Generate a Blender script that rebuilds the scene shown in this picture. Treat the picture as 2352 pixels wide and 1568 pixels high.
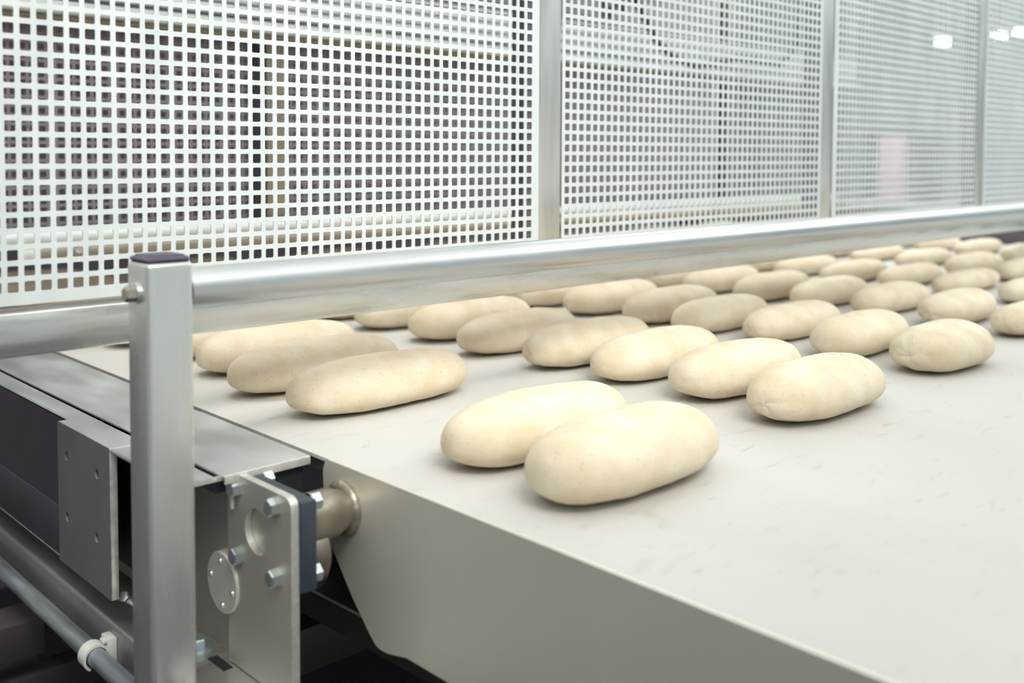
import bpy, bmesh, math, random
from mathutils import Vector, Matrix, noise
for o in list(bpy.data.objects): bpy.data.objects.remove(o)
S = bpy.context.scene
COL = S.collection
PI = math.pi

# ---------------------------------------------------------------- camera
cd = bpy.data.cameras.new('camera'); cam = bpy.data.objects.new('camera', cd); COL.objects.link(cam)
r_, d_, f_ = (0.732156, -0.681127, 0.003725), (-0.031263, -0.039067, -0.998747), (0.680419, 0.731122, -0.049897)
cam.matrix_world = Matrix(((r_[0], -d_[0], -f_[0], -0.304335), (r_[1], -d_[1], -f_[1], -0.990337),
                           (r_[2], -d_[2], -f_[2], -0.209963), (0, 0, 0, 1)))
cd.sensor_width = 36; cd.lens = 36 * 2324.443 / 2352
cd.shift_x = 37.395 / 2352; cd.shift_y = (471.355 - 784) / 2352
cd.clip_start = 0.02; cd.clip_end = 200
cd.dof.use_dof = True; cd.dof.focus_distance = 1.17; cd.dof.aperture_fstop = 3.6
S.camera = cam
# ---------------------------------------------------------------- world, lamps, exposure
W = bpy.data.worlds.new('world'); S.world = W; W.use_nodes = True
W.node_tree.nodes['Background'].inputs[0].default_value = (0.965, 1.0, 0.985, 1)
W.node_tree.nodes['Background'].inputs[1].default_value = 0.95
S.view_settings.view_transform = 'Standard'; S.view_settings.look = 'None'
S.view_settings.exposure = 0.60; S.view_settings.gamma = 1; S.view_settings.use_curve_mapping = False

def area(name, loc, target, size, power, color=(1, 1, 1), spread=180):
    l = bpy.data.lights.new(name, 'AREA'); l.shape = 'RECTANGLE'; l.size, l.size_y = size
    l.energy = power; l.color = color; l.spread = math.radians(spread)
    o = bpy.data.objects.new(name, l); COL.objects.link(o); o.location = loc
    o.rotation_euler = (Vector(target) - Vector(loc)).to_track_quat('-Z', 'Y').to_euler()
    return o
area('hall_lamp_front', (1.2, -1.9, 1.7), (.9, -0.1, -0.5), (3.0, 1.6), 1, (1.0, 0.985, 0.95))
area('hall_lamp_near', (-.2, -1.3, 1.0), (.45, 0.22, -.5), (1.0, .5), 1.45, (1.0, 0.985, 0.94), 40)  # added fill without a known fixture, brightens left belt and first loaves
area('hall_lamp_louvred', (1.5, -1.45, 1.0), (1.4, 0.30, -.45), (2.8, .5), 1.5, (1.0, 0.99, 0.95), 44)  # added narrow fill, invented to light the guard zone and spare the front belt
area('hall_lamp_over_guard', (1.2, .40, 1.2), (1.2, .40, -.5), (3.0, .4), 1.9, (1.0, 0.98, 0.93), 40)  # added overhead fill to lift the loaves behind the guard
area('hall_lamp_left', (-1.9, -3.0, 1.5), (.2, -.1, -.5), (1.6, 1.0), 10, (1.0, 0.985, 0.95))
area('hall_lamp_right', (3.6, -0.9, 1.3), (2.4, 0.0, -0.1), (2.0, 1.2), 14, (0.97, 0.99, 1.0))
area('hall_lamp_far', (5.5, 2.6, 2.3), (5.5, 3.4, -1.0), (4.0, 3.0), 230, (0.93, 0.98, 1.0))

# ---------------------------------------------------------------- materials
def mat(name, color, rough=0.5, metal=0.0, var=0.0, vscale=12.0, stretch=(1, 1, 1), bump=0.0, bscale=200.0,
        rvar=0.0, color2=None, spec=None, emit=None, sss=0.0):
    m = bpy.data.materials.new(name); m.use_nodes = True
    nt = m.node_tree; b = nt.nodes['Principled BSDF']
    b.inputs['Base Color'].default_value = (*color, 1); b.inputs['Roughness'].default_value = rough
    b.inputs['Metallic'].default_value = metal
    if spec is not None: b.inputs['Specular IOR Level'].default_value = spec
    if emit: b.inputs['Emission Color'].default_value = (*emit[:3], 1); b.inputs['Emission Strength'].default_value = emit[3]
    if sss:
        b.inputs['Subsurface Weight'].default_value = sss; b.inputs['Subsurface Radius'].default_value = (0.012, 0.006, 0.003)
        b.inputs['Subsurface Scale'].default_value = 0.5
    tc = nt.nodes.new('ShaderNodeTexCoord'); mp = nt.nodes.new('ShaderNodeMapping'); mp.inputs['Scale'].default_value = stretch
    nt.links.new(tc.outputs['Object'], mp.inputs['Vector'])
    if var or color2 or rvar:
        n = nt.nodes.new('ShaderNodeTexNoise'); n.inputs['Scale'].default_value = vscale; n.inputs['Detail'].default_value = 6
        nt.links.new(mp.outputs[0], n.inputs['Vector'])
        if var or color2:
            cr = nt.nodes.new('ShaderNodeValToRGB')
            cr.color_ramp.elements[0].position = 0.3; cr.color_ramp.elements[1].position = 0.7
            c2 = color2 or tuple(min(1, c * (1 + var)) for c in color)
            c1 = tuple(c * (1 - var) for c in color) if not color2 else color
            cr.color_ramp.elements[0].color = (*c1, 1); cr.color_ramp.elements[1].color = (*c2, 1)
            nt.links.new(n.outputs['Fac'], cr.inputs[0]); nt.links.new(cr.outputs[0], b.inputs['Base Color'])
        if rvar:
            mr = nt.nodes.new('ShaderNodeMapRange'); mr.inputs['To Min'].default_value = rough - rvar; mr.inputs['To Max'].default_value = rough + rvar
            mr.inputs['From Min'].default_value = 0.3; mr.inputs['From Max'].default_value = 0.7
            nt.links.new(n.outputs['Fac'], mr.inputs['Value']); nt.links.new(mr.outputs[0], b.inputs['Roughness'])
    if bump:
        n2 = nt.nodes.new('ShaderNodeTexNoise'); n2.inputs['Scale'].default_value = bscale; n2.inputs['Detail'].default_value = 4
        nt.links.new(mp.outputs[0], n2.inputs['Vector'])
        bp = nt.nodes.new('ShaderNodeBump'); bp.inputs['Strength'].default_value = bump; bp.inputs['Distance'].default_value = 0.002
        nt.links.new(n2.outputs['Fac'], bp.inputs['Height']); nt.links.new(bp.outputs[0], b.inputs['Normal'])
    return m

SHEET = mat('perforated_sheet_grey', (0.70, 0.735, 0.725), 0.42, 0.25, var=0.04, vscale=9, stretch=(3, 1, .6), rvar=0.1)
STEEL_X = mat('brushed_steel_lengthwise', (0.66, 0.655, 0.62), 0.3, 0.85, var=0.10, vscale=8, stretch=(1, 6, 9), bump=0.015, bscale=60, rvar=0.1)
STEEL_Z = mat('brushed_steel_upright', (0.64, 0.635, 0.60), 0.34, 0.8, var=0.10, vscale=7, stretch=(6, 6, .8), bump=0.06, bscale=90, rvar=0.08)
POSTM = mat('satin_steel_post', (0.66, 0.66, 0.63), 0.28, 0.75, var=0.05, vscale=6, stretch=(5, 5, .6), rvar=0.06)
TUBE = mat('polished_tube_steel', (0.53, 0.545, 0.55), 0.36, 0.9, var=0.05, vscale=9, stretch=(.6, 6, 6), rvar=0.06)
PLATE = mat('brushed_cover_steel', (0.74, 0.76, 0.76), 0.38, 0.75, var=0.09, vscale=9, stretch=(3, 1, 1), bump=0.05, bscale=40, rvar=0.08)
SIDE = mat('matt_sheet_steel', (0.56, 0.54, 0.48), 0.46, 0.7, var=0.05, vscale=5, stretch=(1, 1, 1), rvar=0.05)
FRAME = mat('frame_steel', (0.38, 0.365, 0.365), 0.42, 0.75, var=0.08, vscale=8, rvar=0.06)
WELD = mat('ground_edge_steel', (0.68, 0.67, 0.62), 0.36, 0.6, var=0.18, vscale=90, bump=0.2, bscale=160)
RUST = mat('stained_shaft_steel', (0.20, 0.165, 0.125), 0.33, 0.85, color2=(0.48, 0.43, 0.35), vscale=22, rvar=0.1)
BOLT = mat('zinc_bolt', (0.70, 0.76, 0.78), 0.24, 0.9, var=0.1, vscale=60)
CAST = mat('dark_cast_housing', (0.045, 0.058, 0.075), 0.45, 0.2, var=0.15, vscale=30)
CAP = mat('dark_plastic_cap', (0.06, 0.052, 0.085), 0.42, 0.0, var=0.1, vscale=30)
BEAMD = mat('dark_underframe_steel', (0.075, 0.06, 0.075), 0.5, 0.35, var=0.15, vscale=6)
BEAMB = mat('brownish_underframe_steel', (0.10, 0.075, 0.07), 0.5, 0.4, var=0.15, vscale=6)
COND = mat('galvanised_conduit', (0.42, 0.47, 0.50), 0.36, 0.75, var=0.18, vscale=14, stretch=(8, 1, 8), rvar=0.1)
CLIP = mat('white_plastic_clip', (0.72, 0.71, 0.67), 0.4)
FLOOR = mat('dark_floor', (0.045, 0.038, 0.06), 0.6, var=0.15, vscale=3)
HALL = mat('hall_wall_white', (0.74, 0.83, 0.85), 0.7, var=0.03, vscale=1)
CEIL = mat('hall_ceiling', (0.75, 0.76, 0.76), 0.8, var=0.03, vscale=1)
DARKCAB = mat('dark_cabinet', (0.15, 0.135, 0.16), 0.6, 0.1, var=0.12, vscale=3)
TEAL = mat('dark_teal_cabinet', (0.02, 0.075, 0.08), 0.5, 0.1, var=0.1, vscale=3)
BLACK = mat('black_rubber', (0.018, 0.018, 0.024), 0.5, var=0.1, vscale=40)
REDM = mat('red_panel', (0.60, 0.38, 0.41), 0.5, var=0.1, vscale=4)
FARBAR = mat('white_slat', (0.74, 0.77, 0.76), 0.4, 0.1, var=0.04, vscale=10)
FARSHEET = mat('shaded_sheet_grey', (0.29, 0.27, 0.275), 0.5, 0.3, var=0.05, vscale=9)  # darker copy of the front sheet, the far guard's shade put into its colour
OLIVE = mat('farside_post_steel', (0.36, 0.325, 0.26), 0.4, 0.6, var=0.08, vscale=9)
FLANGE = mat('dark_edge_flange', (0.10, 0.095, 0.12), 0.5, 0.2)  # flange sits in shade behind the sheet; that darkness is put into the colour
PLAINSHEET = mat('hood_sheet', (0.45, 0.45, 0.44), 0.5, 0.4)
GLOW = mat('ceiling_tube_glow', (1, 1, 1), 0.5, emit=(0.95, 0.98, 1.0, 7.0))

def belt_material():
    m = bpy.data.materials.new('floured_belt_fabric'); m.use_nodes = True; nt = m.node_tree; b = nt.nodes['Principled BSDF']
    tc = nt.nodes.new('ShaderNodeTexCoord')
    def nz(scale, detail, st=(1, 1, 1), dist=0.0):
        mp = nt.nodes.new('ShaderNodeMapping'); mp.inputs['Scale'].default_value = st
        n = nt.nodes.new('ShaderNodeTexNoise'); n.inputs['Scale'].default_value = scale; n.inputs['Detail'].default_value = detail
        n.inputs['Distortion'].default_value = dist
        nt.links.new(tc.outputs['Object'], mp.inputs['Vector']); nt.links.new(mp.outputs[0], n.inputs['Vector']); return n
    def ramp(n, p0, c0, p1, c1):
        r = nt.nodes.new('ShaderNodeValToRGB'); r.color_ramp.elements[0].position = p0; r.color_ramp.elements[1].position = p1
        r.color_ramp.elements[0].color = (*c0, 1); r.color_ramp.elements[1].color = (*c1, 1); nt.links.new(n.outputs['Fac'], r.inputs[0]); return r
    def mul(a, c, f=1.0):
        x = nt.nodes.new('ShaderNodeMix'); x.data_type = 'RGBA'; x.blend_type = 'MULTIPLY'; x.inputs['Factor'].default_value = f
        nt.links.new(a, x.inputs['A']); nt.links.new(c, x.inputs['B']); return x.outputs['Result']
    base = ramp(nz(3.2, 8, (1.5, .7, 1)), .3, (0.545, 0.525, 0.48), .7, (0.60, 0.59, 0.56))
    stains = ramp(nz(14, 9, (.7, 2.2, 1), 1.2), .62, (1, 1, 1), .80, (0.80, 0.765, 0.73))
    fine = ramp(nz(70, 6, (.5, 1.5, 1), .6), .64, (1, 1, 1), .82, (0.70, 0.67, 0.66))
    grain = ramp(nz(900, 2), .3, (.965, .96, .95), .7, (1, 1, 1))
    c = mul(mul(mul(base.outputs[0], stains.outputs[0]), fine.outputs[0], .8), grain.outputs[0])
    nt.links.new(c, b.inputs['Base Color']); b.inputs['Roughness'].default_value = 0.62
    b.inputs['Specular IOR Level'].default_value = 0.3
    bp = nt.nodes.new('ShaderNodeBump'); bp.inputs['Strength'].default_value = .12; bp.inputs['Distance'].default_value = .001
    nt.links.new(nz(700, 3).outputs['Fac'], bp.inputs['Height']); nt.links.new(bp.outputs[0], b.inputs['Normal'])
    return m
def dough_material(name, c0, c1):
    m = bpy.data.materials.new(name); m.use_nodes = True; nt = m.node_tree; b = nt.nodes['Principled BSDF']
    tc = nt.nodes.new('ShaderNodeTexCoord'); oi = nt.nodes.new('ShaderNodeObjectInfo')
    ad = nt.nodes.new('ShaderNodeVectorMath'); ad.operation = 'ADD'
    sc = nt.nodes.new('ShaderNodeVectorMath'); sc.operation = 'SCALE'; sc.inputs['Scale'].default_value = 9.0
    cx = nt.nodes.new('ShaderNodeCombineXYZ')
    for i in range(3): nt.links.new(oi.outputs['Random'], cx.inputs[i])
    nt.links.new(cx.outputs[0], sc.inputs[0]); nt.links.new(tc.outputs['Object'], ad.inputs[0]); nt.links.new(sc.outputs[0], ad.inputs[1])
    def nz(scale, detail):
        n = nt.nodes.new('ShaderNodeTexNoise'); n.inputs['Scale'].default_value = scale; n.inputs['Detail'].default_value = detail
        nt.links.new(ad.outputs[0], n.inputs['Vector']); return n
    r = nt.nodes.new('ShaderNodeValToRGB'); r.color_ramp.elements[0].position = .32; r.color_ramp.elements[1].position = .66
    r.color_ramp.elements[0].color = (*c0, 1); r.color_ramp.elements[1].color = (*c1, 1); nt.links.new(nz(26, 7).outputs['Fac'], r.inputs[0])
    v = nt.nodes.new('ShaderNodeTexVoronoi'); v.inputs['Scale'].default_value = 260; nt.links.new(ad.outputs[0], v.inputs['Vector'])
    r2 = nt.nodes.new('ShaderNodeValToRGB'); r2.color_ramp.elements[0].position = .10; r2.color_ramp.elements[1].position = .26
    r2.color_ramp.elements[0].color = (.60, .44, .30, 1); r2.color_ramp.elements[1].color = (1, 1, 1, 1); nt.links.new(v.outputs['Distance'], r2.inputs[0])
    mk = nt.nodes.new('ShaderNodeValToRGB'); mk.color_ramp.elements[0].position = .50; mk.color_ramp.elements[1].position = .62
    mk.color_ramp.elements[0].color = (0, 0, 0, 1); mk.color_ramp.elements[1].color = (.75, .75, .75, 1); nt.links.new(nz(150, 2).outputs['Fac'], mk.inputs[0])
    x = nt.nodes.new('ShaderNodeMix'); x.data_type = 'RGBA'; x.blend_type = 'MULTIPLY'
    nt.links.new(mk.outputs[0], x.inputs['Factor']); nt.links.new(r.outputs[0], x.inputs['A']); nt.links.new(r2.outputs[0], x.inputs['B'])
    nt.links.new(x.outputs['Result'], b.inputs['Base Color'])
    b.inputs['Roughness'].default_value = .62; b.inputs['Specular IOR Level'].default_value = .25
    b.inputs['Subsurface Weight'].default_value = .12; b.inputs['Subsurface Radius'].default_value = (.012, .007, .003); b.inputs['Subsurface Scale'].default_value = .6
    bp = nt.nodes.new('ShaderNodeBump'); bp.inputs['Strength'].default_value = .4; bp.inputs['Distance'].default_value = .0014
    nt.links.new(nz(160, 5).outputs['Fac'], bp.inputs['Height']); nt.links.new(bp.outputs[0], b.inputs['Normal'])
    return m
BELT = belt_material()
DOUGH = dough_material('floured_raw_dough', (0.665, 0.545, 0.375), (0.75, 0.67, 0.52))

# ---------------------------------------------------------------- helpers
def tag(o, label=None, cat=None, group=None, kind=None):
    if label: o['label'] = label
    if cat: o['category'] = cat
    if group: o['group'] = group
    if kind: o['kind'] = kind
    return o
def thing(name, label, cat, loc=(0, 0, 0), group=None):
    o = bpy.data.objects.new(name, None); COL.objects.link(o); o.location = loc; o.empty_display_size = .05
    return tag(o, label, cat, group)
def put(name, me, m, parent=None, at=None):
    """link mesh data given in world coordinates; at = origin for the new object (or the parent's)"""
    o = bpy.data.objects.new(name, me); COL.objects.link(o)
    if m and not me.materials: me.materials.append(m)
    if parent is not None:
        o.parent = parent
        w = Vector((0, 0, 0)); p = parent
        while p is not None: w += p.location; p = p.parent
        o.location = -w
    return o
def world_origin(o):
    w = Vector((0, 0, 0)); p = o
    while p is not None: w += p.location; p = p.parent
    return w
def me_bm(bm, name, smooth=False):
    bmesh.ops.recalc_face_normals(bm, faces=bm.faces)
    me = bpy.data.meshes.new(name); bm.to_mesh(me); bm.free()
    if smooth:
        me.shade_smooth() if smooth is True else me.shade_smooth()
        if smooth is not True: me.set_sharp_from_angle(angle=math.radians(smooth))
    return me
def recenter(o):
    """move the origin to the middle of the mesh so that texture coordinates stay local"""
    return o
def box(name, m, lo, hi, parent=None, bev=0.0, seg=2):
    bm = bmesh.new(); bmesh.ops.create_cube(bm, size=1)
    c = [(a + b) / 2 for a, b in zip(lo, hi)]; s = [b - a for a, b in zip(lo, hi)]
    for v in bm.verts: v.co = Vector([c[i] + v.co[i] * s[i] for i in range(3)])
    if bev: bmesh.ops.bevel(bm, geom=list(bm.edges), offset=bev, segments=seg, affect='EDGES', profile=.5)
    return put(name, me_bm(bm, name, 35 if bev else False), m, parent)
def extrude(name, m, pts, vec, parent=None, bev=0.0, smooth=35):
    """closed polygon pts (3-D) extruded along vec"""
    bm = bmesh.new(); vs = [bm.verts.new(p) for p in pts]; f = bm.faces.new(vs)
    r = bmesh.ops.extrude_face_region(bm, geom=[f])
    for g in r['geom']:
        if isinstance(g, bmesh.types.BMVert): g.co += Vector(vec)
    if bev: bmesh.ops.bevel(bm, geom=list(bm.edges), offset=bev, segments=2, affect='EDGES')
    return put(name, me_bm(bm, name, smooth), m, parent)
def lathe(name, m, prof, origin, axis, parent=None, n=40, smooth=35, flip=False):
    """prof = [(t, r)...] along axis"""
    a = Vector(axis).normalized(); u = a.orthogonal().normalized(); w = a.cross(u); bm = bmesh.new(); rings = []
    for t, r in prof:
        if r < 1e-6: rings.append([bm.verts.new(Vector(origin) + a * t)])
        else: rings.append([bm.verts.new(Vector(origin) + a * t + (u * math.cos(2 * PI * i / n) + w * math.sin(2 * PI * i / n)) * r) for i in range(n)])
    for A, B in zip(rings, rings[1:]):
        for i in range(n):
            j = (i + 1) % n
            if len(A) == 1 and len(B) == 1: continue
            if len(A) == 1: bm.faces.new((A[0], B[i], B[j]))
            elif len(B) == 1: bm.faces.new((A[i], A[j], B[0]))
            else: bm.faces.new((A[i], A[j], B[j], B[i]))
    return put(name, me_bm(bm, name, smooth), m, parent)
def hexbolt(name, origin, axis, af, h, parent=None, m=None, washer=0.0, rot=0.0):
    """hexagon head with chamfered rim, origin on the seat face, axis pointing outwards"""
    m = m or BOLT
    a = Vector(axis).normalized(); u = a.orthogonal().normalized(); w = a.cross(u)
    R = af / math.sqrt(3); bm = bmesh.new(); o = Vector(origin)
    if washer:
        rr = []
        for t, r in ((0, washer), (.0016, washer), (.0016, R * .8)):
            rr.append([bm.verts.new(o + a * t + (u * math.cos(2 * PI * i / 24) + w * math.sin(2 * PI * i / 24)) * r) for i in range(24)])
        for A, B in zip(rr, rr[1:]):
            for i in range(24): bm.faces.new((A[i], A[(i + 1) % 24], B[(i + 1) % 24], B[i]))
        o = o + a * .0016
    def ring(t, r): return [bm.verts.new(o + a * t + (u * math.cos(PI * i / 3 + rot) + w * math.sin(PI * i / 3 + rot)) * r) for i in range(6)]
    rs = [ring(0, R), ring(h * .86, R), ring(h, R * .86)]
    for A, B in zip(rs, rs[1:]):
        for i in range(6): bm.faces.new((A[i], A[(i + 1) % 6], B[(i + 1) % 6], B[i]))
    bm.faces.new(rs[0]); bm.faces.new(rs[2])
    return put(name, me_bm(bm, name), m, parent)
def sweep(name, m, pts, r, parent=None, n=14):
    bm = bmesh.new(); rings = []
    P = [Vector(p) for p in pts]
    for k, p in enumerate(P):
        t = (P[min(k + 1, len(P) - 1)] - P[max(k - 1, 0)]).normalized(); u = t.cross(Vector((0, 0, 1)))
        if u.length < .1: u = t.cross(Vector((1, 0, 0)))
        u.normalize(); w = t.cross(u)
        rings.append([bm.verts.new(p + (u * math.cos(2 * PI * i / n) + w * math.sin(2 * PI * i / n)) * r) for i in range(n)])
    for A, B in zip(rings, rings[1:]):
        for i in range(n): bm.faces.new((A[i], A[(i + 1) % n], B[(i + 1) % n], B[i]))
    bm.faces.new(rings[0]); bm.faces.new(rings[-1])
    return put(name, me_bm(bm, name, 50), m, parent)
def plate_hole(name, m, x, th, outer, hole_c, hole_r, parent=None, n=48, extra=None):
    """plate in plane X=x..x+th, outer outline given as function angle->(y,z), with round hole"""
    bm = bmesh.new(); R = []
    for xx in (x, x + th):
        o = [bm.verts.new((xx, *outer(2 * PI * i / n))) for i in range(n)]
        h = [bm.verts.new((xx, hole_c[0] + hole_r * math.cos(2 * PI * i / n), hole_c[1] + hole_r * math.sin(2 * PI * i / n))) for i in range(n)]
        for i in range(n): bm.faces.new((o[i], o[(i + 1) % n], h[(i + 1) % n], h[i]))
        R.append((o, h))
    for i in range(n):
        j = (i + 1) % n
        bm.faces.new((R[0][0][i], R[0][0][j], R[1][0][j], R[1][0][i])); bm.faces.new((R[0][1][i], R[0][1][j], R[1][1][j], R[1][1][i]))
    return put(name, me_bm(bm, name, 35), m, parent)

# ---------------------------------------------------------------- setting: floor, hall walls, ceiling
FZ = -1.42
tag(box('floor', FLOOR, (-4, -4, FZ - .05), (16, 9, FZ)), kind='structure')
tag(box('wall_back', HALL, (-4, 8.9, FZ), (16, 9.0, 3.6)), kind='structure')
tag(box('wall_left', mat('hall_wall_grey', (0.42, 0.41, 0.38), 0.8), (-3.1, -4, FZ), (-3.0, 8.9, 2.6)), kind='structure')
tag(box('wall_front', HALL, (-3.0, -4.1, FZ), (15.9, -4.0, 2.6)), kind='structure')
tag(box('wall_right', HALL, (15.9, -4, FZ), (16, 8.9, 3.6)), kind='structure')

# ---------------------------------------------------------------- conveyor belt and its table
ZB = -.51
bt = thing('conveyor_table', 'wide conveyor under the dough, with plain sheet steel side at the front corner', 'conveyor', (.2411, -.6, FZ))
# side panel: traced outline (y, z), 3 mm sheet
sp = [(-.1560, -.5235), (-.1566, -.5185), (-.1590, -.5125), (-.1640, -.5088), (-.1690, -.5082), (-1.35, -.5082), (-1.35, -.660), (-.290, -.660), (-.2620, -.6665),
      (-.2500, -.6670), (-.2430, -.6655), (-.2340, -.6590), (-.2060, -.6330), (-.1800, -.6040), (-.1650, -.5860), (-.1590, -.5700)]
SPANEL = mat('warm_sheet_steel', (0.80, 0.775, 0.66), 0.5, 0.55, var=0.04, vscale=5)
extrude('side_panel', SPANEL, [(.2411, y, z) for y, z in sp], (.003, 0, 0), bt)
box('panel_return_flange', SIDE, (.2441, -1.35, -.663), (.275, -.27, -.660), bt)
box('slider_bed', PLAINSHEET, (.262, -1.35, -.533), (3.3, 1.62, -.5135), bt)
for lx in (.55, 3.1):
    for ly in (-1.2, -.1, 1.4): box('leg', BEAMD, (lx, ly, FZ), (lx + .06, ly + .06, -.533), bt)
lathe('shaft_boss', RUST, [(0, .0), (0, .0205), (.004, .0235), (.034, .0235), (.045, .0195), (.052, .0195)], (.1860, -.1985, -.5470), (1, 0, 0), bt, n=48)
lathe('weld_collar', mat('weld_bead_steel', (0.36, 0.33, 0.27), 0.4, 0.7, var=0.3, vscale=120, bump=0.4, bscale=220), [(0, .018), (.0, .0225), (.003, .0262), (.006, .0268), (.009, .026)], (.2330, -.1945, -.5475), (1, 0, 0), bt, n=48, smooth=60)
# belt
bm = bmesh.new()
nx, ny = 60, 60
x0, x1, y0, y1 = .2455, 3.32, -1.38, 1.60
g = [[bm.verts.new((x0 + (x1 - x0) * i / nx, y0 + (y1 - y0) * j / ny, ZB)) for j in range(ny + 1)] for i in range(nx + 1)]
for i in range(nx):
    for j in range(ny): bm.faces.new((g[i][j], g[i + 1][j], g[i + 1][j + 1], g[i][j + 1]))
r = bmesh.ops.extrude_face_region(bm, geom=list(bm.faces))
for q in r['geom']:
    if isinstance(q, bmesh.types.BMVert): q.co.z -= .0035
belt = tag(put('conveyor_belt', me_bm(bm, 'conveyor_belt'), BELT), 'cream floured conveyor belt carrying all the raw dough loaves', 'conveyor belt')

# ---------------------------------------------------------------- left side frame of the machine
sf = thing('machine_side_frame', 'grey steel side frame left of the belt, under the cover plate, behind the railing post', 'machine frame', (.13, .8, FZ))
FASC = mat('dark_fascia_steel', (0.12, 0.10, 0.13), 0.42, 0.5, var=0.08)
box('fascia_panel', FASC, (.113, .168, -.617), (.116, 1.9, -.5125), sf)
box('lower_fascia', FASC, (.1115, .168, -.6745), (.116, 1.9, -.6175), sf, bev=.0008)
box('fascia_lip', WELD, (.1115, .168, -.6765), (.135, 1.9, -.6748), sf)
# top flange strip, with its rounded nose turning down into the web
prof = []
R = .012
outer = [(.101, -.5105), (.1405 - .002, -.5105)]
extrude('top_flange', PLATE, [(.1012, .1671, -.5105), (.1012, .0225, -.5105), (.1012, -.02, -.5105), (.1012, -.118, -.5115), (.139, -.136, -.5115), (.139, 1.9, -.5105), (.113, 1.9, -.5105), (.113, .1671, -.5105)], (0, 0, -.004), sf, bev=.001)
nose = [(.1012, -.5107), (.1360, -.5107)] + [(.1440 + .0125 * math.sin(a), -.5232 + .0125 * math.cos(a)) for a in [i * PI / 16 for i in range(0, 9)]] + [(.1565, -.545), (.1535, -.545)] + \
       [(.1440 + .0080 * math.sin(a), -.5232 + .0080 * math.cos(a)) for a in [i * PI / 16 for i in range(8, -1, -1)]] + [(.1012, -.5152)]
extrude('curved_flange_end', WELD, [(x, -.1340, z) for x, z in nose], (0, .0025, 0), sf)
box('web_plate', mat('dull_web_steel', (0.40, 0.37, 0.33), 0.45, 0.6, var=0.06), (.1690, -.150, -.700), (.1730, .30, -.517), sf)
box('base_flange', STEEL_X, (.108, -.262, -.7060), (.173, -.02, -.700), sf, bev=.002)
# slot in the base flange is a shallow dark recess plate
box('slot', BLACK, (.146, -.130, -.7000), (.156, -.098, -.6994), sf)
bk = sf
# bracket box: outer plate with four tapped holes, top joined to the flange, open end with its shade painted as black walls
def rect_outline(y0, y1, z0, z1, c):
    def f(a):
        dy, dz = math.cos(a), math.sin(a); hy, hz = (y1 - y0) / 2, (z1 - z0) / 2
        t = min(hy / abs(dy) if abs(dy) > 1e-9 else 1e9, hz / abs(dz) if abs(dz) > 1e-9 else 1e9)
        return ((y0 + y1) / 2 + dy * t, (z0 + z1) / 2 + dz * t)
    return f
bx = thing('bolted_bracket', 'thick steel bracket box with four tapped holes, on the side frame left of the post', 'bracket', (.101, .09, -.67))
# side plate built as a grid with octagonal tapped holes
holes = [(.1401, -.5443), (.0556, -.5444), (.1408, -.6130), (.0584, -.6128)]
def bracket_plate():
    ys = [.0226, .0556 + .014, .1, .1401 + .014]; bm = bmesh.new()
    ycut = [.0226, .0985, .1671]; zcut = [-.6690, -.5790, -.5105]
    n = 32
    for a in range(2):
        for b_ in range(2):
            y0_, y1_, z0_, z1_ = ycut[a], ycut[a + 1], zcut[b_], zcut[b_ + 1]
            h = [q for q in holes if y0_ < q[0] < y1_ and z0_ < q[1] < z1_][0]
            def out(t):
                dy, dz = math.cos(t), math.sin(t); c = []
                if dy > 1e-9: c.append((y1_ - h[0]) / dy)
                if dy < -1e-9: c.append((y0_ - h[0]) / dy)
                if dz > 1e-9: c.append((z1_ - h[1]) / dz)
                if dz < -1e-9: c.append((z0_ - h[1]) / dz)
                k = min(c); return (h[0] + dy * k, h[1] + dz * k)
            corners = [(y1_, z1_), (y0_, z1_), (y0_, z0_), (y1_, z0_)]
            angs = sorted([2 * PI * i / n for i in range(n)] + [math.atan2(c[1] - h[1], c[0] - h[0]) % (2 * PI) for c in corners])
            N = len(angs)
            o = [bm.verts.new((.1010, *out(t))) for t in angs]
            hh = [bm.verts.new((.1010, h[0] + .0055 * math.cos(t), h[1] + .0055 * math.sin(t))) for t in angs]
            h2 = [bm.verts.new((.1018, h[0] + .0045 * math.cos(t), h[1] + .0045 * math.sin(t))) for t in angs]
            h3 = [bm.verts.new((.1085, h[0] + .0045 * math.cos(t), h[1] + .0045 * math.sin(t))) for t in angs]
            for i in range(N):
                j = (i + 1) % N
                bm.faces.new((o[i], o[j], hh[j], hh[i])); bm.faces.new((hh[i], hh[j], h2[j], h2[i])); bm.faces.new((h2[i], h2[j], h3[j], h3[i]))
            bm.faces.new(h3)
    bmesh.ops.remove_doubles(bm, verts=bm.verts, dist=1e-5)
    me = bpy.data.meshes.new('outer_plate'); bmesh.ops.recalc_face_normals(bm, faces=bm.faces); bm.to_mesh(me); bm.free()
    return me
put('outer_plate', bracket_plate(), FRAME, bx)
box('plate_body', BLACK, (.1087, .0235, -.6685), (.1092, .1668, -.512), bx)
box('front_edge', WELD, (.1011, .0210, -.6690), (.1090, .0233, -.5112), bx, bev=.0008)
box('top_edge', WELD, (.1011, .0215, -.5128), (.150, .0245, -.5103), bx, bev=.0006)
box('rear_edge', FRAME, (.1011, .1665, -.6690), (.1128, .1672, -.5110), bx)
box('cavity_wall', BLACK, (.150, .021, -.6690), (.1525, .166, -.5160), bx)
box('cavity_back', BLACK, (.109, .160, -.6690), (.150, .163, -.5160), bx)
nb = thing('clamp_nut', 'small bright nut and stud below the bracket box, left of the post', 'nut', (.135, .03, -.684))
hexbolt('nut', (.118, .030, -.672), (-.6, -.6, .5), .010, .006, nb)
sweep('stud', BOLT, [(.118, .030, -.672), (.136, .030, -.690)], .0035, nb)
box('spring_clip', COND, (.124, .006, -.697), (.138, .024, -.683), nb, bev=.002)

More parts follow.
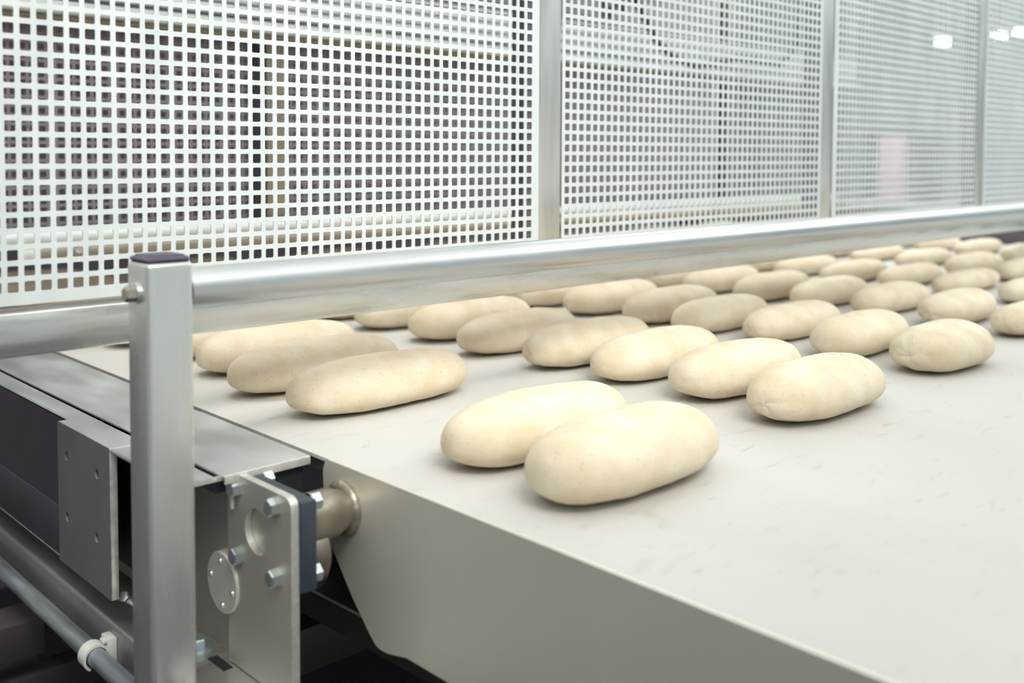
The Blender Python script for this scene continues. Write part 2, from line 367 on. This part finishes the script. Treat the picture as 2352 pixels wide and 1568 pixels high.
# cover plate with folded front lip
cv = thing('cover_plate', 'flat grey steel cover plate between side frame and belt edge', 'cover plate', (.19, .5, -.52))
extrude('plate_top', PLATE, [(.1432, -.1365, -.5103), (.2395, -.1340, -.5103), (.2395, .098, -.5103), (.1432, .098, -.5103)], (0, 0, -.0018), cv)
extrude('plate_top', PLATE, [(.1432, .0995, -.5107), (.2395, .0995, -.5107), (.2395, 1.9, -.5107), (.1432, 1.9, -.5107)], (0, 0, -.0018), cv)
lip = [(.0, -.5103), (-.0012, -.5110), (-.0016, -.5125), (-.0016, -.5185), (.0, -.5185), (.0, -.5121)]
extrude('front_lip', WELD, [(.1450, -.1365 + a * 1, z) for a, z in lip], (.0945, .0022, 0), cv)
box('under_support', BEAMD, (.150, -.110, -.535), (.236, 1.9, -.5127), cv)
box('end_bar', BLACK, (.176, -.128, -.600), (.236, -.110, -.520), cv)

# round cover disc with four recessed screws on the web
DISC = mat('pale_disc_steel', (0.80, 0.78, 0.70), 0.4, 0.6, var=0.05)
dc = thing('round_cover', 'round steel cover disc with four small screws on the web plate', 'cover', (.157, -.1055, -.6255))
disc = lathe('disc', DISC, [(.0115, .0), (.0115, .0300), (.0012, .0300), (0, .0288), (0, 0)], (.1575, -.1055, -.6255), (1, 0, 0), dc, n=56)
for a in (95, 172, 275, 350):
    y = -.1055 - .0215 * math.cos(math.radians(a)); z = -.6255 + .0215 * math.sin(math.radians(a))
    s = lathe('screw', BOLT, [(.0002, .0), (.0002, .0015), (-.0010, .0015), (-.0010, .0026), (.0004, .0030)], (.1572, y, z), (1, 0, 0), disc, n=16)
# bearing mounting plate with round cut-out
bp_ = thing('bearing_mount_plate', 'upright bearing mounting plate with round cut-out and rounded top corner right of the post', 'mounting plate', (.16, -.18, -.70))
hc, hr = (-.1690, -.5580), .0215
def bp_out(t):
    y0_, y1_, z0_, z1_, rr = -.2292, -.1150, -.6990, -.5128, .010
    dy, dz = math.cos(t), math.sin(t); c = []
    if dy > 1e-9: c.append((y1_ - hc[0]) / dy)
    if dy < -1e-9: c.append((y0_ - hc[0]) / dy)
    if dz > 1e-9: c.append((z1_ - hc[1]) / dz)
    if dz < -1e-9: c.append((z0_ - hc[1]) / dz)
    k = min(c); y, z = hc[0] + dy * k, hc[1] + dz * k
    for cy, sy in ((y0_ + rr, -1), (y1_ - rr, 1)):
        if (y - cy) * sy > 0 and z > z1_ - rr:
            v = Vector((y - cy, z - (z1_ - rr))); v = v.normalized() * rr; y, z = cy + v.x, z1_ - rr + v.y
    return (y, z)
def mount_plate():
    n = 96; bm = bmesh.new(); R = []
    ang = sorted([2 * PI * i / n for i in range(n)] + [math.atan2(z - hc[1], y - hc[0]) % (2 * PI) for y, z in ((-.2292, -.699), (-.115, -.699))])
    n = len(ang)
    for xx in (.1600, .1680):
        o = [bm.verts.new((xx, *bp_out(t))) for t in ang]
        h = [bm.verts.new((xx, hc[0] + hr * math.cos(t), hc[1] + hr * math.sin(t))) for t in ang]
        for i in range(n): bm.faces.new((o[i], o[(i + 1) % n], h[(i + 1) % n], h[i]))
        R.append((o, h))
    for i in range(n):
        j = (i + 1) % n
        f = bm.faces.new((R[0][0][i], R[0][0][j], R[1][0][j], R[1][0][i])); f.material_index = 1
        f = bm.faces.new((R[0][1][i], R[0][1][j], R[1][1][j], R[1][1][i])); f.material_index = 1
    me = me_bm(bm, 'plate', 35); me.materials.append(SIDE); me.materials.append(WELD)
    return me
put('plate', mount_plate(), None, bp_)
for y, z in ((-.1338, -.5257), (-.2032, -.5255), (-.1368, -.5898), (-.2046, -.5900)):
    hexbolt('hex_bolt', (.1600, y, z), (-1, 0, 0), .0150, .0085, bp_, rot=.3)
lathe('inner_disc', SIDE, [(0, 0), (0, .0209), (.001, .0209)], (.1666, hc[0], hc[1]), (1, 0, 0), bp_, n=48)
bu = thing('flange_bearing', 'dark cast flange bearing with nuts behind the mounting plate', 'bearing', (.175, -.17, -.56))
box('housing', CAST, (.1682, -.2330, -.6000), (.1850, -.118, -.5165), bu, bev=.003)
for y, z in ((-.2180, -.5240), (-.1350, -.5240), (-.2180, -.5900)):
    hexbolt('hex_nut', (.1850, y, z), (1, 0, 0), .0150, .010, bu, washer=.0085)
lathe('roller_end', RUST, [(0, 0), (0, .0400), (.003, .0420), (.022, .0420), (.026, .038), (.026, 0)], (.1850, -.178, -.5790), (1, 0, 0), bu, n=56)
bz = thing('base_bolt', 'hexagon bolt with washer on the base flange beside the post foot', 'bolt', (.158, -.074, -.70))
lathe('washer', COND, [(0, .004), (0, .0150), (.0022, .0150), (.0022, .004)], (.150, -.0700, -.7000), (0, 0, 1), bz, n=32)
hexbolt('bolt_head', (.150, -.0700, -.6978), (0, 0, 1), .0170, .008, bz, m=COND)

# lower beam, conduit, clip, cross members
lb = thing('lower_frame_beam', 'lower lengthwise grey beam below the side frame, above the conduit', 'beam', (.13, .8, -.75))
box('beam_body', FRAME, (.113, -.10, -.766), (.173, 1.9, -.7065), lb, bev=.005, seg=3)
for ly in (.30, 1.5): box('leg', BEAMD, (.120, ly, FZ), (.166, ly + .05, -.766), lb)
cn = sweep('conduit', COND, [(.092, -.45, -.7310), (.092, 1.9, -.7335)], .0098)
tag(cn, 'thin galvanised conduit pipe running below the lower frame beam', 'pipe')
pc = thing('pipe_clip', 'white plastic clip holding the conduit pipe', 'clip', (.10, .045, -.73))
def clip_pts():
    pts = []
    for i in range(0, 15):
        a = math.radians(-60 + i * 17); pts.append((.092 - .0112 * math.cos(a), .040, -.7325 + .0112 * math.sin(a)))
    for i in range(14, -1, -1):
        a = math.radians(-60 + i * 17); pts.append((.092 - .0138 * math.cos(a), .040, -.7325 + .0138 * math.sin(a)))
    return pts
extrude('saddle', CLIP, clip_pts(), (0, .016, 0), pc)
box('foot', CLIP, (.1035, .038, -.748), (.1130, .058, -.716), pc, bev=.0015)
box('latch', CLIP, (.099, .040, -.7205), (.108, .050, -.7165), pc, bev=.001)
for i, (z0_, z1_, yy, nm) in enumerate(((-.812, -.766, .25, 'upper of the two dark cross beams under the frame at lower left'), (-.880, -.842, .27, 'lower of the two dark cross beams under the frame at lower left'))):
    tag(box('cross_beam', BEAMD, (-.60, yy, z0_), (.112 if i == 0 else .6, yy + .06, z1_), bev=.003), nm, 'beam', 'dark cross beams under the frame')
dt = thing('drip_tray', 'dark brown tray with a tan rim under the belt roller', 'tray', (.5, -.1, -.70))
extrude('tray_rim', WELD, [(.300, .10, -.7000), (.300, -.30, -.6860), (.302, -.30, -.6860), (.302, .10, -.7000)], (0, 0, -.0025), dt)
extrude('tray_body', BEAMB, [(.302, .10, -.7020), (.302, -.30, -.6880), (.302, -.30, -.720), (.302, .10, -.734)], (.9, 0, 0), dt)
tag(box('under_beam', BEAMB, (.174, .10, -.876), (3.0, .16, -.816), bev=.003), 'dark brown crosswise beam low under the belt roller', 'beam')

# ---------------------------------------------------------------- handrail post and tube
hp = thing('railing_post', 'square steel railing post with dark plastic cap standing in front of the belt', 'post', (.085, -.145, FZ))
pw = .0425; px, py = .0605, -.1655
box('square_tube', POSTM, (px, py, FZ + .008), (px + pw, py + pw, -.3032), hp, bev=.0048, seg=4)
bm = bmesh.new(); bmesh.ops.create_cube(bm, size=1)
for v in bm.verts:
    top = v.co.z > 0
    k = .5 * (pw + .0006) * (.80 if top else 1)
    v.co = Vector((px + pw / 2 + (k if v.co.x > 0 else -k), py + pw / 2 + (k if v.co.y > 0 else -k), -.2975 if top else -.3031))
bmesh.ops.bevel(bm, geom=list(bm.edges), offset=.0022, segments=3, affect='EDGES')
put('end_cap', me_bm(bm, 'end_cap', 60), CAP, hp)
box('foot_plate', POSTM, (px - .03, py - .03, FZ), (px + pw + .03, py + pw + .03, FZ + .008), hp)
lathe('washer', BOLT, [(0, .003), (0, .0092), (-.0025, .0092), (-.0025, .003)], (px, -.1442, -.3300), (1, 0, 0), hp, n=28)
hexbolt('hex_bolt', (px - .0025, -.1442, -.3305), (-1, 0, 0), .0125, .0085, hp, m=RUST, rot=.4)
hr_ = thing('handrail', 'long round polished steel handrail tube running from the post to the right', 'handrail', (1.7, -.1445, -.33))
lathe('tube', TUBE, [(0, 0), (0, .0182), (.0008, .0190), (3.3, .0190), (3.3, 0)], (px + pw + .0005, -.1445, -.3303), (1, 0, 0), hr_, n=64)

# ---------------------------------------------------------------- guard wall: cross beam, posts, perforated sheets
gb = tag(box('guard_beam', STEEL_X, (-.45, -.002, -.4003), (4.6, .038, -.3588), bev=.002), 'horizontal square steel beam carrying the front perforated guard above the belt', 'beam')
P_X = [(-.385, -.341), (.6995, .7445), (1.4629, 1.5054), (2.1805, 2.2290), (2.955, 3.0)]
plab = ['guard upright at the far left end of the front guard', 'bright guard upright between first and second front sheets, left of the centre', 'guard upright between the second and third front sheets, right of centre',
        'guard upright between third and fourth front sheets, near the right edge', 'guard upright at the right end of the fourth front sheet']
for i, (a, b_) in enumerate(P_X):
    if i in (0, 4): continue
    tag(box('guard_upright', STEEL_Z, (a, .0015, -.3585), (b_, .042, .46), bev=.002), plab[i], 'post', 'uprights of the front guard')
CELL = .015; HOLE = .0100
_cache = {}
def sheet_mesh(ncol, x_left, x_right, r0=-24, r1=22, zbot=-.352, th=.0015, chamf=.0009):
    """perforated sheet in local X from x_left to x_right (hole 0 starts at x=0), Z rows at -row*CELL; rounded square holes"""
    key = (ncol, round(x_left, 4), round(x_right, 4))
    if key in _cache: return _cache[key]
    V = []; F = []
    m = (CELL - HOLE) / 2
    nr = r1 - r0 + 1; zt = -r0 * CELL + m; zb = -r1 * CELL - HOLE - m
    def add(pts):
        i = len(V); V.extend(pts); return list(range(i, i + len(pts)))
    hs = [(chamf, 0), (HOLE - chamf, 0), (HOLE, -chamf), (HOLE, -HOLE + chamf), (HOLE - chamf, -HOLE), (chamf, -HOLE), (0, -HOLE + chamf), (0, -chamf)]
    for c in range(ncol):
        for r in range(r0, r1 + 1):
            ox, oz = c * CELL, -r * CELL
            for s, y in ((0, 0.0), (1, th)):
                q = add([(ox - m, y, oz + m), (ox + HOLE + m, y, oz + m), (ox + HOLE + m, y, oz - HOLE - m), (ox - m, y, oz - HOLE - m)])
                h = add([(ox + a, y, oz + b) for a, b in hs])
                fs = [(q[0], h[0], h[1], q[1]), (q[1], h[1], h[2]), (q[1], h[2], h[3], q[2]), (q[2], h[3], h[4]), (q[2], h[4], h[5], q[3]), (q[3], h[5], h[6]), (q[3], h[6], h[7], q[0]), (q[0], h[7], h[0])]
                F.extend([f if s == 0 else tuple(reversed(f)) for f in fs])
                if s == 0: h0 = h
            for k in range(8):
                F.append((h0[k], h[k], h[(k + 1) % 8], h0[(k + 1) % 8]))
    # plain margins
    def slab(xa, xb, za, zb_):
        v = add([(xa, 0, za), (xb, 0, za), (xb, 0, zb_), (xa, 0, zb_), (xa, th, za), (xb, th, za), (xb, th, zb_), (xa, th, zb_)])
        F.extend([(v[0], v[3], v[2], v[1]), (v[4], v[5], v[6], v[7]), (v[0], v[1], v[5], v[4]), (v[3], v[7], v[6], v[2]), (v[0], v[4], v[7], v[3]), (v[1], v[2], v[6], v[5])])
    xr = ncol * CELL - (CELL - HOLE) + m
    slab(x_left, -m, zt, zb); slab(xr, x_right, zt, zb); slab(x_left, x_right, zb, zbot); slab(x_left, x_right, zt + .012, zt)
    me = bpy.data.meshes.new('perforated_sheet'); me.from_pydata(V, [], F); me.update()
    _cache[key] = me
    return me
S_X = [(-20 * CELL, 66, .6985), (.7515, 47, 1.4619), (1.5233, 44, 2.1795), (2.2400, 48, 3.02)]
slab_lab = ['perforated guard sheet filling the left half, behind the railing post', 'perforated guard sheet just right of the first guard upright',
            'third perforated guard sheet from the left, right of the centre-right upright', 'perforated guard sheet cut off by the right edge of the photo']
for i, (xa, nc, xr) in enumerate(S_X):
    xl = {0: -.34, 1: .7460, 2: 1.5068, 3: 2.2305}[i]
    t = thing('perforated_guard', slab_lab[i], 'guard panel', (xa, 0, 0), 'perforated panels of the front guard')
    me = sheet_mesh(nc, xl - xa, xr - xa)
    o = bpy.data.objects.new('perforated_sheet', me); COL.objects.link(o); o.parent = t
    if not me.materials: me.materials.append(SHEET)
    last = xa + (nc - 1) * CELL
    box('edge_flange', FLANGE, (last - .0028, .0018, -.352), (xr - .0005, .026, .37), t)

# far guard, same build, 0.75 m behind, seen from its inner side
FY = .75
fs = [(.7575, 47, 1.4619), (1.5233, 44, 2.1795), (2.2400, 48, 3.02)]
far_lab = ['far perforated guard sheet across the machine, seen through the left front sheet', 'far perforated guard sheet seen through the second front sheet, left part',
           'far perforated guard sheet seen through the second front sheet, right of the far upright', 'far perforated guard sheet seen through the third front sheet']
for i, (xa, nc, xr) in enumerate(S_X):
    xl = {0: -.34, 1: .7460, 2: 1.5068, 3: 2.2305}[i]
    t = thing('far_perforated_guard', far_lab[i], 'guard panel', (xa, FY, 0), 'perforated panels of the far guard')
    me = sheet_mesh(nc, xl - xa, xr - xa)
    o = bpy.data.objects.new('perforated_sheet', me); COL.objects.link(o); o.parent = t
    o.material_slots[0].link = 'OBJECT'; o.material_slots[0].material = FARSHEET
for i, (a, b_) in enumerate([(.7020, .7440), (1.4629, 1.5054), (2.2350, 2.2620)]):
    lab = ['far guard upright with olive tint seen through the left front sheet', 'far guard upright hidden behind the first front upright', 'far guard upright seen dark through the second front sheet'][i]
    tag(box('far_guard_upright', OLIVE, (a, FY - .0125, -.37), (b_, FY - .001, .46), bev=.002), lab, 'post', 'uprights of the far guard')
    tag(box('far_upright_shadow_gap', BLACK, (a - .030, FY - .012, -.36), (a - .0005, FY - .001, .46)), ['dark rubber strip beside the far upright, left sheet', 'dark rubber strip beside the far upright, middle', 'dark rubber strip beside the far upright, second sheet'][i], 'strip', 'rubber strips of the far guard')  # black strip paints the shadowed gap beside each far upright
# stacked white slats near the top on the inside of the far guard
sl = thing('slat_rail', 'stack of long white horizontal slats high up inside the far guard', 'slat rail', (1.3, .70, .05))
def slat(z0_, z1_, bulge=.010):
    h = z1_ - z0_; pts = []
    for k in range(9):
        a = -PI / 2 + PI * .5 * k / 8
        pts.append((-.12, .708 - .0 - bulge * math.cos(a) - .004, z0_ + h * .45 + h * .45 * math.sin(a)))
    pts += [(-.12, .704 - bulge, z1_), (-.12, .712, z1_), (-.12, .712, z0_)]
    extrude('slat', FARBAR, pts, (3.05, 0, 0), sl, smooth=50)
slat(.0105, .0345, .016)
UNDERSHADE = mat('brown_rubber_seal', (0.13, 0.105, 0.06), 0.6); GREEN = mat('dark_joint', (0.06, 0.07, 0.05), 0.7)  # brown strip paints the slats' shaded underside; the dark one fills the joints
def shade_joint_strip(z0_, z1_, m_, y_): box('seal', m_, (-.12, y_, z0_), (2.93, .7115, z1_), sl)
shade_joint_strip(.0005, .0100, UNDERSHADE, .6885); shade_joint_strip(.0350, .0395, GREEN, .6935); shade_joint_strip(.0600, .0614, GREEN, .694); shade_joint_strip(.0836, .0848, GREEN, .694); shade_joint_strip(.1011, .1058, BLACK, .698)
slat(.0400, .0600); slat(.0615, .0835); slat(.0850, .1010); slat(.1060, .1130)
box('back_channel', FARBAR, (-.12, .712, .0), (2.93, .7360, .113), sl)
lp = lathe('inner_pipe', FARBAR, [(0, 0), (0, .0110), (2.62, .0110), (2.62, 0)], (.18, .700, -.3465), (1, 0, 0), None, n=28)
tag(lp, 'long white round pipe low along the inside of the far guard', 'pipe')
ir = thing('inner_rail', 'rounded steel rail with a screw just below the white pipe inside the far guard', 'rail', (1.5, .70, -.37))
lathe('rail_tube', OLIVE, [(0, 0), (0, .0130), (2.6, .0130), (2.6, 0)], (.26, .702, -.3710), (1, 0, 0), ir, n=28)
lathe('screw', BOLT, [(0, 0), (.001, .0055), (.006, .0065), (.006, 0)], (.322, .684, -.3690), (0, 1, 0), ir, n=18)
lathe('rail_end', CLIP, [(0, 0), (0, .0125), (.022, .0125), (.022, 0)], (.236, .702, -.3720), (1, 0, 0), ir, n=28)
box('bracket', FRAME, (.9, .712, -.385), (.93, .7495, -.34), ir)
# unseen roof sheet added to shade the loaves behind the far guard
tag(box('hood_roof', PLAINSHEET, (-.5, .80, .45), (3.25, 1.90, .47)), 'plain sheet steel hood roof over the conveyor behind the far guard', 'hood')

# ---------------------------------------------------------------- background beyond the guards
tag(box('dark_cabinet', mat('grey_cabinet_paint', (0.30, 0.27, 0.305), 0.6, 0.1, var=0.12, vscale=3), (-1.2, 1.95, FZ), (4.1, 2.4, .9), bev=.01), 'large dark grey machine cabinet behind the far guard, seen through left sheets', 'cabinet')
tag(box('dark_housing', DARKCAB, (3.34, .02, FZ), (3.95, 1.75, -.400), bev=.008), 'low dark machine housing at the far right end of the belt', 'machine housing')
tag(box('teal_cabinet', TEAL, (4.35, 1.96, FZ), (5.2, 2.4, 1.3), bev=.01), 'dark teal cabinet seen through the right side of the second sheet', 'cabinet')
hose = sweep('hanging_cable', BLACK, [(1.674, .64, .46), (1.674, .64, .203), (1.688, .64, .177), (1.712, .64, .147), (1.737, .64, .122), (1.761, .64, .097), (1.784, .64, .072), (1.813, .64, .061), (1.836, .64, .047),
              (1.881, .64, .038), (1.946, .64, .029), (2.026, .64, .041), (2.129, .64, .062), (2.239, .64, .064), (2.355, .64, .059), (2.45, .64, .12), (2.47, .64, .46)], .0095)
tag(hose, 'long black cable hanging in a slope behind the second front sheet', 'cable')
hose2 = sweep('hanging_cable', BLACK, [(1.560, .64, .46), (1.575, .64, .123), (1.592, .64, .128), (1.600, .64, .148), (1.615, .64, .163), (1.638, .64, .149), (1.654, .64, .174), (1.664, .64, .21), (1.664, .64, .46)], .0085)
tag(hose2, 'short black cable loop near the top left of the second front sheet', 'cable')
rc = thing('red_cart', 'blurred pale red cart in the hall seen through the third sheet', 'cart', (9.2, 3.5, FZ))
box('cart_body', REDM, (9.12, 3.45, FZ + .35), (9.30, 3.70, -.02), rc, bev=.03)
for a in (9.15, 9.27):
    for b_ in (3.5, 3.65): lathe('wheel', BLACK, [(0, 0), (0, .12), (.05, .12), (.05, 0)], (a, b_, FZ + .12), (0, 1, 0), rc, n=20)
    box('leg', BEAMD, (a - .02, 3.46, FZ + .12), (a + .02, 3.50, FZ + .36), rc); box('leg', BEAMD, (a - .02, 3.66, FZ + .12), (a + .02, 3.70, FZ + .36), rc)
for i, (x, y, w, h, m_, lb_) in enumerate([(9.0, 5.2, .9, 1.9, BEAMB, 'tall grey rack in the far hall seen faintly through the third sheet'),
                                           (11.0, 4.2, .8, 1.5, DARKCAB, 'dark cabinet in the far hall seen faintly behind the fourth sheet')]):
    tag(box('hall_cabinet', m_, (x, y, FZ), (x + w, y + .6, FZ + h), bev=.02), lb_, 'cabinet')
for i, (x, y, z, lab) in enumerate([(10.07, 3.5, .95, 'glowing ceiling lamp far off behind the third sheet'), (11.52, 3.5, 1.13, 'glowing ceiling lamp seen left in the fourth sheet'), (12.12, 3.5, 1.22, 'glowing ceiling lamp at the right edge of the fourth sheet')]):
    t = thing('ceiling_lamp', lab, 'lamp', (x, y, z), 'glowing lamps in the far hall')
    box('tube_light', GLOW, (x - .07, y - .05, z - .03), (x + .07, y + .05, z + .03), t, bev=.01)
    box('lamp_housing', CEIL, (x - .09, y - .07, z + .03), (x + .09, y + .07, z + .07), t)
    sweep('cable', BLACK, [(x, y, z + .07), (x, y, 3.55)], .008, t, n=6)
tag(box('ceiling', CEIL, (3.4, 1.9, 3.55), (16, 9, 3.6)), kind='structure')

# ---------------------------------------------------------------- dough loaves
BR = {'F1':(0.4064,-0.4016,0.2282,0.1099), 'F2':(0.4220,-0.2746,0.2397,0.1037), 'E1':(0.4183,-0.0118,0.2508,0.1007), 'E2':(0.4188,0.1272,0.2501,0.0994), 'E3':(0.4420,0.2599,0.2444,0.1025),
 'G1':(0.7768,-0.3853,0.2260,0.1060), 'G2':(0.8008,-0.2599,0.2319,0.1040), 'G3':(0.8020,-0.1297,0.2389,0.1012), 'G4':(0.7974,-0.0086,0.2477,0.1004), 'G5':(0.7866,0.1269,0.2346,0.0981), 'G6':(0.8130,0.2664,0.2511,0.1006), 'G7':(0.8077,0.4129,0.2450,0.1000),
 'H1':(1.1411,-0.3755,0.2000,0.1080), 'H2':(1.1646,-0.2406,0.2274,0.1012), 'H3':(1.2072,-0.0989,0.2536,0.0907), 'H4':(1.1753,0.0220,0.2418,0.0942), 'H5':(1.1882,0.1389,0.2386,0.0998), 'H6':(1.1873,0.2798,0.2437,0.0986), 'H7':(1.1814,0.4168,0.2450,0.1000),
 'I1':(1.5566,-0.3518,0.2369,0.0878), 'I2':(1.5649,-0.2222,0.2316,0.0953), 'I3':(1.5980,-0.0795,0.2582,0.0892), 'I4':(1.5875,0.0438,0.2461,0.0899), 'I5':(1.5757,0.1674,0.2542,0.0930), 'I6':(1.5944,0.3078,0.2512,0.0921), 'I7':(1.6040,0.4222,0.2450,0.0940),
 'J1':(1.9585,-0.2068,0.2346,0.0789), 'J2':(2.0125,-0.0543,0.2980,0.0769), 'J3':(2.0206,0.0776,0.2776,0.0790), 'J4':(1.9882,0.1998,0.2794,0.0843), 'J5':(2.0141,0.3428,0.2581,0.0784),
 'K1':(2.3420,-0.0545,0.2381,0.0823), 'K2':(2.3732,0.0748,0.2541,0.0888), 'K3':(2.4530,0.2406,0.2930,0.0757), 'K4':(2.4985,0.3948,0.2959,0.0680),
 'L1':(2.8132,0.1062,0.2403,0.0844), 'L2':(2.9052,0.2750,0.3163,0.0764), 'L3':(2.9306,0.4080,0.2751,0.0726)}
deep = {'E': (.435, [.405, .548, .69, .83, .97, 1.11, 1.25]), 'G': (.81, [.553, .69, .83, .97, 1.11, 1.25]), 'H': (1.19, [.553, .69, .83, .97, 1.11, 1.25]), 'I': (1.60, [.56, .69, .83, .97, 1.11, 1.25]),
        'J': (2.02, [.47, .60, .73, .87, 1.0, 1.12, 1.25]), 'K': (2.50, [.53, .67, .83, .97, 1.11, 1.25]), 'L': (2.93, [.54, .67, .83, .97, 1.11, 1.25])}
for k, (x, ys) in deep.items():
    n0 = sum(1 for q in BR if q[0] == k) + 1
    for i, y in enumerate(ys): BR['%s%d' % (k, n0 + i)] = (x, y, .25, .095 if k < 'J' else .085)
def loaf_mesh(L, Wd, H, seed, pucker=0.0):
    rnd = random.Random(seed); bm = bmesh.new()
    nu, nv = 56, 36
    off = Vector((seed * 3.1, seed * 1.7, 0)); taper = rnd.uniform(-.05, .05)
    top = bm.verts.new((0, 0, 0)); rows = []
    def P(u, ph):
        r = max(0.0, 1 - abs(u) ** 3.0) ** (1 / 2.2)
        s = math.sin(ph)
        x = u * L / 2; c_ = math.cos(ph); c_ = c_ if s >= 0 else math.copysign(abs(c_) ** .72, c_); y = r * Wd / 2 * c_ * (1 + taper * u); z = r ** .8 * (s * H * .60 if s > 0 else s * H * .40) + H * .40
        z = max(z, .0004 + 0 * x)
        p = Vector((x, y, z))
        nrm = Vector((x / (L * L) * 2, y / (Wd * Wd) * 4, (z - H * .42) / (H * H) * 4))
        if nrm.length > 1e-6: nrm.normalize()
        q = p + off
        d = .0016 * noise.noise(q * 14) + .0009 * noise.noise(q * 42) + .0003 * noise.noise(q * 120)
        if pucker and x < -.30 * L:
            k = min(1, (-.30 * L - x) / (.12 * L)); ang = math.atan2(z - H * .45, y)
            cr = abs(noise.noise(Vector((ang * .9, x * 22, seed)))); d += -pucker * k * max(0, .22 - cr) / .22 * .0045 + pucker * k * .0020 * noise.noise(q * 75)
        p += nrm * d
        if p.z < .0004: p.z = .0004
        return p
    us = [math.sin(PI / 2 * (-1 + 2 * i / nu)) for i in range(nu + 1)]
    a = bm.verts.new(P(-1, 0)); b = bm.verts.new(P(1, 0)); bm.verts.remove(top)
    for u in us[1:-1]: rows.append([bm.verts.new(P(u, 2 * PI * j / nv)) for j in range(nv)])
    for A, B in zip(rows, rows[1:]):
        for j in range(nv): bm.faces.new((A[j], A[(j + 1) % nv], B[(j + 1) % nv], B[j]))
    for j in range(nv):
        bm.faces.new((a, rows[0][(j + 1) % nv], rows[0][j])); bm.faces.new((b, rows[-1][j], rows[-1][(j + 1) % nv]))
    return me_bm(bm, 'dough_loaf', True)
ordn = ['first', 'second', 'third', 'fourth', 'fifth', 'sixth', 'seventh', 'eighth', 'ninth', 'tenth', 'eleventh', 'twelfth', 'thirteenth', 'fourteenth']
filen = {'F': 'leftmost', 'E': 'leftmost', 'G': 'second', 'H': 'third', 'I': 'fourth', 'J': 'fifth', 'K': 'sixth', 'L': 'seventh'}
look = {'F1': 'smooth pale dough loaf nearest the camera, at the lower centre of the belt', 'F2': 'smooth pale dough loaf tucked right behind the nearest loaf',
        'G1': 'plump dough loaf with creased left end, front of the second file', 'H1': 'dough loaf with knotted puckered left end, front of the third file',
        'E1': 'bright long dough loaf beside the empty gap left of centre', 'E2': 'shaded speckled dough loaf just behind the bright one left of centre',
        'E3': 'dough loaf right of the railing post, closest under the beam'}
PUCK = {'G1': .45, 'H1': .6, 'I2': .5, 'I1': .4, 'G4': .45, 'H3': .35, 'J3': .3}
cnt = {}
pool = []
for n_, k in enumerate(sorted(BR, key=lambda q: (filen[q[0]] + q[0] if q[0] != 'F' else 'leftmostA', int(q[1:])))):
    x, y, L, Wd = BR[k]; fl = filen[k[0]]
    cnt[fl] = cnt.get(fl, 0) + 1; num = cnt[fl]
    hidden = y > .62
    if hidden and len(pool) >= 4: me = pool[n_ % 4]
    else:
        me = loaf_mesh(L, Wd, Wd * .6, n_ + 1, PUCK.get(k, .12 if n_ % 3 == 0 else 0.0))
        if hidden: pool.append(me)
    rnd = random.Random(n_ * 7 + 3)
    o = put('dough_loaf', me, DOUGH); o.location = (x, y, ZB); o.rotation_euler = (0, 0, rnd.uniform(-.025, .025))
    if k in look: lab = look[k]
    elif y > .62: lab = 'brownish shaded dough loaf, %s from the front in the %s file from the left' % (ordn[num - 1], fl)
    else: lab = '%s dough loaf, %s from the front in the %s file from the left' % ('pale' if y < .06 else 'shaded', ordn[num - 1], fl)
    lab = lab.replace('the leftmost file from the left', 'the leftmost file')
    tag(o, lab, 'dough loaf', 'raw dough loaves on the belt')
